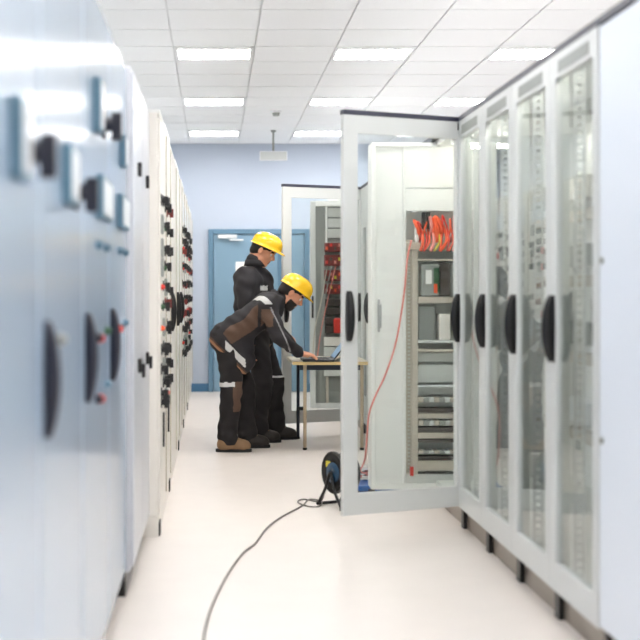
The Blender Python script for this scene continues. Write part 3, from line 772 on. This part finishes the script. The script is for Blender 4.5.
def person(base, label, P):
    root = thing('person', label, 'person', base)
    ty_ = math.radians(P.get('turn', 0)); LT = np.array([-math.sin(ty_), math.cos(ty_), 0.0])
    c = np.array(P['head']); f, l, u = frame(P['pitch'], P.get('yaw', 0)); B = [f, l, u]
    H = lambda a, b, d: c + f * a + l * b + u * d
    allp = np.array([P[k] for k in ('hip', 'sho', 'ank_r', 'ank_l', 'wri_r', 'wri_l', 'elb_r', 'elb_l', 'head')])
    lo = allp.min(0) - .28; hi = allp.max(0) + .30; lo[2] = -.02
    # --- body
    F = Field(lo, hi, .0055)
    hip, sho = np.array(P['hip']), np.array(P['sho'])
    for s in (-1, 1):
        F.cap(hip + LT * (s * .07), sho + LT * (s * .08) + [0, 0, -.03], .085, .08, .04)
        k = 'r' if s < 0 else 'l'
        F.cap(P['hj_' + k], P['kne_' + k], .07, .05, .03); F.cap(P['kne_' + k], P['ank_' + k], .05, .038, .02)
        a = np.array(P['ank_' + k]); F.cap(a + [-.03, 0, -.045], a + [.14, 0, -.055], .033, .028, .02)
        F.cap(sho + LT * (s * .13) + [0, 0, -.01], P['sh_' + k], .055, .05, .03)
        F.cap(P['sh_' + k], P['elb_' + k], .046, .038, .02); F.cap(P['elb_' + k], P['wri_' + k], .038, .024, .015)
        hd = P['hand_' + k]; hand(F, P['wri_' + k], hd[0], hd[1], s * hd[2], hd[3])
    nb = sho + np.array(P.get('neck_off', (.02, 0, .03)))
    F.cap(nb, H(-.035, 0, -.07), .062, .054, .02)
    F.ell(H(-.012, 0, .035), (.098, .076, .088), B, .02)
    F.ell(H(.028, 0, -.040), (.066, .058, .080), B, .03)
    F.cap(H(.058, -.012, -.100), H(.058, .012, -.100), .024, .024, .025)
    F.cap(H(.02, -.045, -.075), H(.052, -.015, -.10), .02, .018, .02); F.cap(H(.02, .045, -.075), H(.052, .015, -.10), .02, .018, .02)
    F.cap(H(.072, -.036, .024), H(.078, .036, .024), .016, .016, .015)
    for s in (-1, 1):
        F.ell(H(.100, s * .032, .000), (.022, .017, .012), B, .012, sub=True)
        F.ell(H(.062, s * .040, -.030), (.022, .020, .022), B, .018)
        F.ell(H(-.006, s * .079, -.008), (.021, .009, .032), B, .006); F.ell(H(-.002, s * .090, -.004), (.010, .008, .018), B, .006, sub=True)
        F.ell(H(.095, s * .012, -.034), (.012, .009, .008), B, .008)
    F.cap(H(.088, 0, .014), H(.110, 0, -.026), .0075, .0125, .010)
    F.cap(H(.082, -.018, -.058), H(.082, .018, -.058), .0105, .0105, .008)
    F.cap(H(.079, -.016, -.072), H(.079, .016, -.072), .0105, .0105, .008)
    V, Q = F.mesh(); V = relax(V, Q, 1)
    np_obj('body', V, Q, ['skin'], root, base)
    rel = lambda X, Y, Z: ((X - c[0]) * f[0] + (Y - c[1]) * f[1] + (Z - c[2]) * f[2], (X - c[0]) * l[0] + (Y - c[1]) * l[1] + (Z - c[2]) * l[2], (X - c[0]) * u[0] + (Y - c[1]) * u[1] + (Z - c[2]) * u[2])
    def lips(X, Y, Z): a, b, d = rel(X, Y, Z); return (a > .08) & (np.abs(b) < .022) & (np.abs(d + .065) < .013)
    patch('lips', V, Q, lips, 'lip', root, base, .001)
    def brow(X, Y, Z): a, b, d = rel(X, Y, Z); return (a > .06) & (np.abs(np.abs(b) - .034) < .018) & (np.abs(d - .026) < .006)
    patch('eyebrows', V, Q, brow, 'hair', root, base, .003)
    if P.get('beard'):
        def bd(X, Y, Z): a, b, d = rel(X, Y, Z); return (d < -.045) & (d > -.128) & (a > .015) & ~((np.abs(b) < .024) & (np.abs(d + .065) < .012) & (a > .07)) & ((d < -.078) | (a < .055) | (np.abs(b) > .03))
        patch('beard', V, Q, bd, 'hair', root, base, .004)
    # eyes
    for s in (-1, 1):
        bm = bmesh.new(); bmesh.ops.create_uvsphere(bm, u_segments=12, v_segments=8, radius=.0115)
        e = bm_obj('eye', bm, 'eyew', root, Vector(H(.078, s * .032, .001)) - Vector(base), 0, True)
        bm = bmesh.new(); bmesh.ops.create_uvsphere(bm, u_segments=10, v_segments=6, radius=.006)
        bm_obj('iris', bm, 'hair', e, tuple(f * .0072 - u * .001), 0, True)
    # --- hair
    F = Field(c - .2, c + .2, .005)
    F.ell(H(-.014, 0, .032), (.104, .083, .094), B, .01); F.cap(H(-.07, -.03, -.035), H(-.07, .03, -.035), .034, .034, .03)
    F.clip(H(.055, 0, 0), -f + u * .35); F.clip(H(0, 0, -.072), u)
    F.ell(H(.045, .06, -.03), (.055, .06, .05), B, .01, sub=True); F.ell(H(.045, -.06, -.03), (.055, .06, .05), B, .01, sub=True)
    V, Q = F.mesh(); np_obj('hair', V, Q, ['hair'], root, base)
    # --- hard hat
    tilt = math.radians(P.get('hat_tilt', -6)); hf = f * math.cos(tilt) + u * math.sin(tilt); hu = u * math.cos(tilt) - f * math.sin(tilt)
    hc = H(.004, 0, .040); bm = bmesh.new(); n = 40; rings = []
    prof = [(1.0, .0), (.985, .25), (.94, .48), (.85, .67), (.70, .83), (.50, .94), (.26, .99)]
    for (r, z) in prof:
        ring = []
        for k in range(n):
            a = 2 * PI * k / n; cx, sy = math.cos(a), math.sin(a)
            rid = 1 + .035 * math.exp(-((sy * r) / .16) ** 2) * min(1, z * 2)
            ring.append(bm.verts.new(hc + hf * (.129 * r * cx) + l * (.108 * r * sy) + hu * (.106 * z * rid)))
        rings.append(ring)
    topv = bm.verts.new(hc + hu * .106 * 1.035)
    for A, Bq in zip(rings[:-1], rings[1:]):
        for k in range(n): bm.faces.new((A[k], A[(k + 1) % n], Bq[(k + 1) % n], Bq[k]))
    for k in range(n): bm.faces.new((rings[-1][k], rings[-1][(k + 1) % n], topv))
    inner = rings[0]
    for st in (.5, 1.0):
        ring = []
        for k in range(n):
            a = 2 * PI * k / n; ex = st * (.010 + .036 * max(0, math.cos(a)) ** 2)
            ring.append(bm.verts.new(hc + hf * ((.129 + ex) * math.cos(a)) + l * ((.108 + st * .012) * math.sin(a)) - hu * (.006 * st + st * .014 * max(0, math.cos(a)) ** 2)))
        for k in range(n): bm.faces.new((inner[k], ring[k], ring[(k + 1) % n], inner[(k + 1) % n]))
        inner = ring
    for v in bm.verts: v.co -= Vector(base)
    ho = bm_obj('hard_hat', bm, 'helmet', root, (0, 0, 0), 0, True)
    so = ho.modifiers.new('thickness', 'SOLIDIFY'); so.thickness = .004; so.offset = 1
    # --- trousers
    F = Field(lo, hi, .008)
    for k in 'rl':
        F.cap(P['hj_' + k], P['kne_' + k], .100, .082, .03)
        a = np.array(P['ank_' + k]); F.cap(P['kne_' + k], a + [0, 0, .02], .082, .074, .03); F.cap(a + [.012, 0, .05], a + [.02, 0, -.01], .074, .068, .02)
    F.cap(hip + [-.01, -.075, .0], hip + [-.01, .075, .0], .125, .125, .04)
    F.folds(.006, seed=P['seed']); F.clip((0, 0, .055), (0, 0, 1)); F.clip(P['waist'][0], P['waist'][1])
    V, Q = F.mesh(); V = relax(V, Q, 1); cc = V[Q].mean(1); mi = np.zeros(len(Q))
    if P.get('knee_patch'):
        kr = np.array(P['kne_r']); mi[(np.abs(cc[:, 2] - kr[2] + .05) < .115) & (cc[:, 0] > kr[0] + .012) & (cc[:, 1] < kr[1] + .06)] = 1
    tr = np_obj('trousers', V, Q, ['trous', 'brown'], root, base, mi)
    for (kk, z0, z1, x1) in P.get('leg_tape', ()):
        kr = np.array(P[kk]); patch('reflective_tape', V, Q, lambda X, Y, Z: (np.abs(Z - (z0 + z1) / 2) < (z1 - z0) / 2) & (np.abs(Y - kr[1]) < .13) & (X < x1), 'refl', root, base, .003)
    # --- boots
    for k in 'rl':
        a = np.array(P['ank_' + k]); F = Field(a + [-.14, -.12, -.12], a + [.28, .12, .14], .006)
        F.cap(a + [-.005, 0, .05], a + [-.012, 0, -.03], .058, .056, .02); F.cap(a + [-.03, 0, -.05], a + [.06, 0, -.05], .045, .046, .03)
        F.cap(a + [.02, 0, -.02], a + [.12, 0, -.048], .048, .042, .03); F.cap(a + [.12, -.01, -.052], a + [.145, .008, -.055], .044, .040, .02)
        F.clip((0, 0, .018), (0, 0, 1)); V, Q = F.mesh(); V = relax(V, Q, 1)
        b = np_obj('boot', V, Q, [P['boot_' + k]], root, base)
        bm = bmesh.new(); ol = []
        for j in range(28):
            t = 2 * PI * j / 28; xx = math.cos(t); ol.append((a[0] + .052 + .140 * xx, a[1] + math.sin(t) * (.050 if xx > 0 else .043)))
        v0 = [bm.verts.new((x - base[0], y - base[1], 0)) for x, y in ol]; v1 = [bm.verts.new((x - base[0], y - base[1], .024)) for x, y in ol]
        bm.faces.new(v0[::-1]); bm.faces.new(v1)
        for j in range(28): bm.faces.new((v0[j], v0[(j + 1) % 28], v1[(j + 1) % 28], v1[j]))
        bm_obj('sole', bm, 'rubber', b)
        tube('laces', [tuple(a + np.array(q) - np.array(base)) for q in ((.055, -.03, .018), (.075, .03, .008), (.085, -.03, .0), (.105, .03, -.004), (.11, -.025, -.008))], .004, 'orangetrim' if P['boot_' + k] == 'dkboot' else 'rubber', b, 5)
    # --- jacket
    F = Field(lo, hi, .0075)
    for s in (-1, 1):
        F.cap(hip + P['jb'] + LT * (s * .085), sho + LT * (s * .09) + [0, 0, -.02], .125, .118, .05)
        k = 'r' if s < 0 else 'l'
        F.cap(sho + LT * (s * .10), P['sh_' + k], .085, .075, .04)
        F.cap(P['sh_' + k], P['elb_' + k], .074, .060, .03); w_ = np.array(P['wri_' + k]); e_ = np.array(P['elb_' + k])
        F.cap(e_, e_ + (w_ - e_) * .93, .060, .045, .02)
        for q in P.get('flap', ()): F.cap(np.array(q[0]) + [0, s * q[3], 0], np.array(q[1]) + [0, s * q[3], 0], q[2], q[2], .05)
    F.cap(nb + [0, 0, -.01], nb + (H(-.035, 0, -.075) - nb) * .55, .082, .074, .03)
    F.folds(.0075, fr=(30, 24, 34), seed=P['seed'] + 5)
    F.clip(*P['hem']); ncut = H(-.035, 0, -.075) - nb; nn = ncut / np.linalg.norm(ncut)
    V, Q = F.mesh(); V = relax(V, Q, 1); cc = V[Q].mean(1); mi = P['panel'](cc[:, 0], cc[:, 1], cc[:, 2]).astype(int)
    np_obj('jacket', V, Q, ['jack', 'brown'], root, base, mi)
    for (nm, m, pred) in P['trims']: patch(nm, V, Q, pred, m, root, base, .004)
    # collar
    bm = bmesh.new(); r0 = []; r1 = []; ax = Vector(nn); e1 = Vector(l); e2 = ax.cross(e1).normalized(); c0 = Vector(nb + ncut * .22); c1 = Vector(nb + ncut * .72)
    for k in range(25):
        a = 2 * PI * k / 24 * .93 + PI * 1.5 + .22
        dr = e1 * math.cos(a) + e2 * math.sin(a); r0.append(bm.verts.new(c0 + dr * .090 - Vector(base))); r1.append(bm.verts.new(c1 + dr * .079 - Vector(base)))
    for k in range(24): bm.faces.new((r0[k], r0[k + 1], r1[k + 1], r1[k]))
    co = bm_obj('collar', bm, 'jack', root, (0, 0, 0), 0, True); so = co.modifiers.new('thickness', 'SOLIDIFY'); so.thickness = .010; so.offset = 0
    return root

# front man, bending over the laptop
hip = np.array((.10, 9.77, .875)); sho = np.array((.43, 9.77, 1.135))
axv = (sho - hip) / np.linalg.norm(sho - hip); wv = np.array([-axv[2], 0, axv[0]])
def loc(X, Y, Z): t = (X - hip[0]) * axv[0] + (Z - hip[2]) * axv[2]; w_ = (X - hip[0]) * wv[0] + (Z - hip[2]) * wv[2]; return t, w_
hemn = np.array((.70, 0, .715)); hemp = np.array((-.045, 9.77, .865))
def hemd(X, Z): return (X - hemp[0]) * hemn[0] + (Z - hemp[2]) * hemn[2]
def panelA(X, Y, Z):
    t, w_ = loc(X, Y, Z)
    b = (t > .0) & (t < .30 + .8 * w_) & (w_ > -.075 + .10 * np.abs(t - .2)) & (w_ < .05 + .012 * np.sin(t * 25))
    b |= (X > .36) & (X < .45) & (Z > .97) & (Z < 1.10) & (Y < 9.60)
    b |= hemd(X, Z) < .03
    return b
A = dict(head=(.61, 9.77, 1.225), pitch=40, hip=hip, sho=sho, neck_off=(.035, 0, .02),
         hj_r=(.11, 9.67, .85), kne_r=(.135, 9.645, .48), ank_r=(.10, 9.64, .10),
         hj_l=(.12, 9.87, .85), kne_l=(.24, 9.895, .49), ank_l=(.255, 9.90, .10),
         sh_r=(.405, 9.575, 1.12), elb_r=(.50, 9.50, .885), wri_r=(.655, 9.70, .755),
         sh_l=(.405, 9.965, 1.12), elb_l=(.53, 10.01, .89), wri_l=(.665, 9.93, .755),
         hand_r=((1, .18, -.16), (.1, 0, 1), -1, .35), hand_l=((1, -.15, -.16), (.1, 0, 1), -1, .35),
         beard=True, seed=1, knee_patch=True, leg_tape=(('kne_r', .505, .54, .16),), hat_tilt=8,
         boot_r='boot', boot_l='dkboot', waist=((-.02, 9.77, .96), (.45, 0, -.9)), jb=np.array((0, 0, 0)),
         flap=(((.08, 9.77, .82), (.20, 9.77, .72), .105, .085), ((.20, 9.77, .90), (.225, 9.77, .70), .09, .09)), hem=(hemp, hemn), panel=panelA,
         trims=[('shoulder_tape', 'refl', lambda X, Y, Z: (np.abs(loc(X, Y, Z)[0] - .37 + .25 * (Y - 9.77 + .1)) < .022) & (Y < 9.72) & (Z > 1.14)),
                ('pocket_tape', 'refl', lambda X, Y, Z: (np.abs(hemd(X, Z) - .068) < .022) & (Y < 9.72) & (X > .085) & (X < .24)),
                ('hem_trim', 'orangetrim', lambda X, Y, Z: (hemd(X, Z) < .018)),
                ('sleeve_piping', 'piping', lambda X, Y, Z: (Y < 9.60) & (Z < 1.12) & (np.abs((X - .405) - (1.12 - Z) * .46 - .022) < .006) & (Z > .78))])
person((.17, 9.77, 0), 'man in yellow hard hat bending over the table to use the laptop', A)
# rear man, standing
hipB = np.array((.34, 10.350, .92)); shoB = np.array((.325, 10.350, 1.345))
Bp = dict(head=(.41, 10.330, 1.575), pitch=30, yaw=-14, turn=-32, hip=hipB, sho=shoB, neck_off=(.015, 0, .075),
          hj_r=(.35, 10.260, .88), kne_r=(.40, 10.240, .49), ank_r=(.36, 10.240, .10),
          hj_l=(.37, 10.440, .88), kne_l=(.50, 10.460, .50), ank_l=(.51, 10.460, .10),
          sh_r=(.268, 10.195, 1.295), elb_r=(.245, 10.140, 1.04), wri_r=(.27, 10.180, .82),
          sh_l=(.42, 10.510, 1.315), elb_l=(.45, 10.550, 1.06), wri_l=(.56, 10.450, .90),
          hand_r=((.15, .0, -1), (-1, -.3, 0), -1, .6), hand_l=((.8, -.1, -.4), (.4, 0, .8), -1, .6), hat_tilt=8,
          seed=3, boot_r='dkboot', boot_l='dkboot', leg_tape=(('kne_l', .52, .535, 9),), waist=((0, 10.350, 1.0), (0, 0, -1)), jb=np.array((0, 0, -.06)),
          hem=((0, 10.350, .76), (0, 0, 1)), panel=lambda X, Y, Z: (Z < .80),
          trims=[('chest_tape', 'refl', lambda X, Y, Z: (Y < 10.330) & (X > .375) & (X < .44) & (np.abs(Z - 1.265) < .02))])
person((.36, 10.350, 0), 'man in yellow hard hat standing upright behind the bending man', Bp)
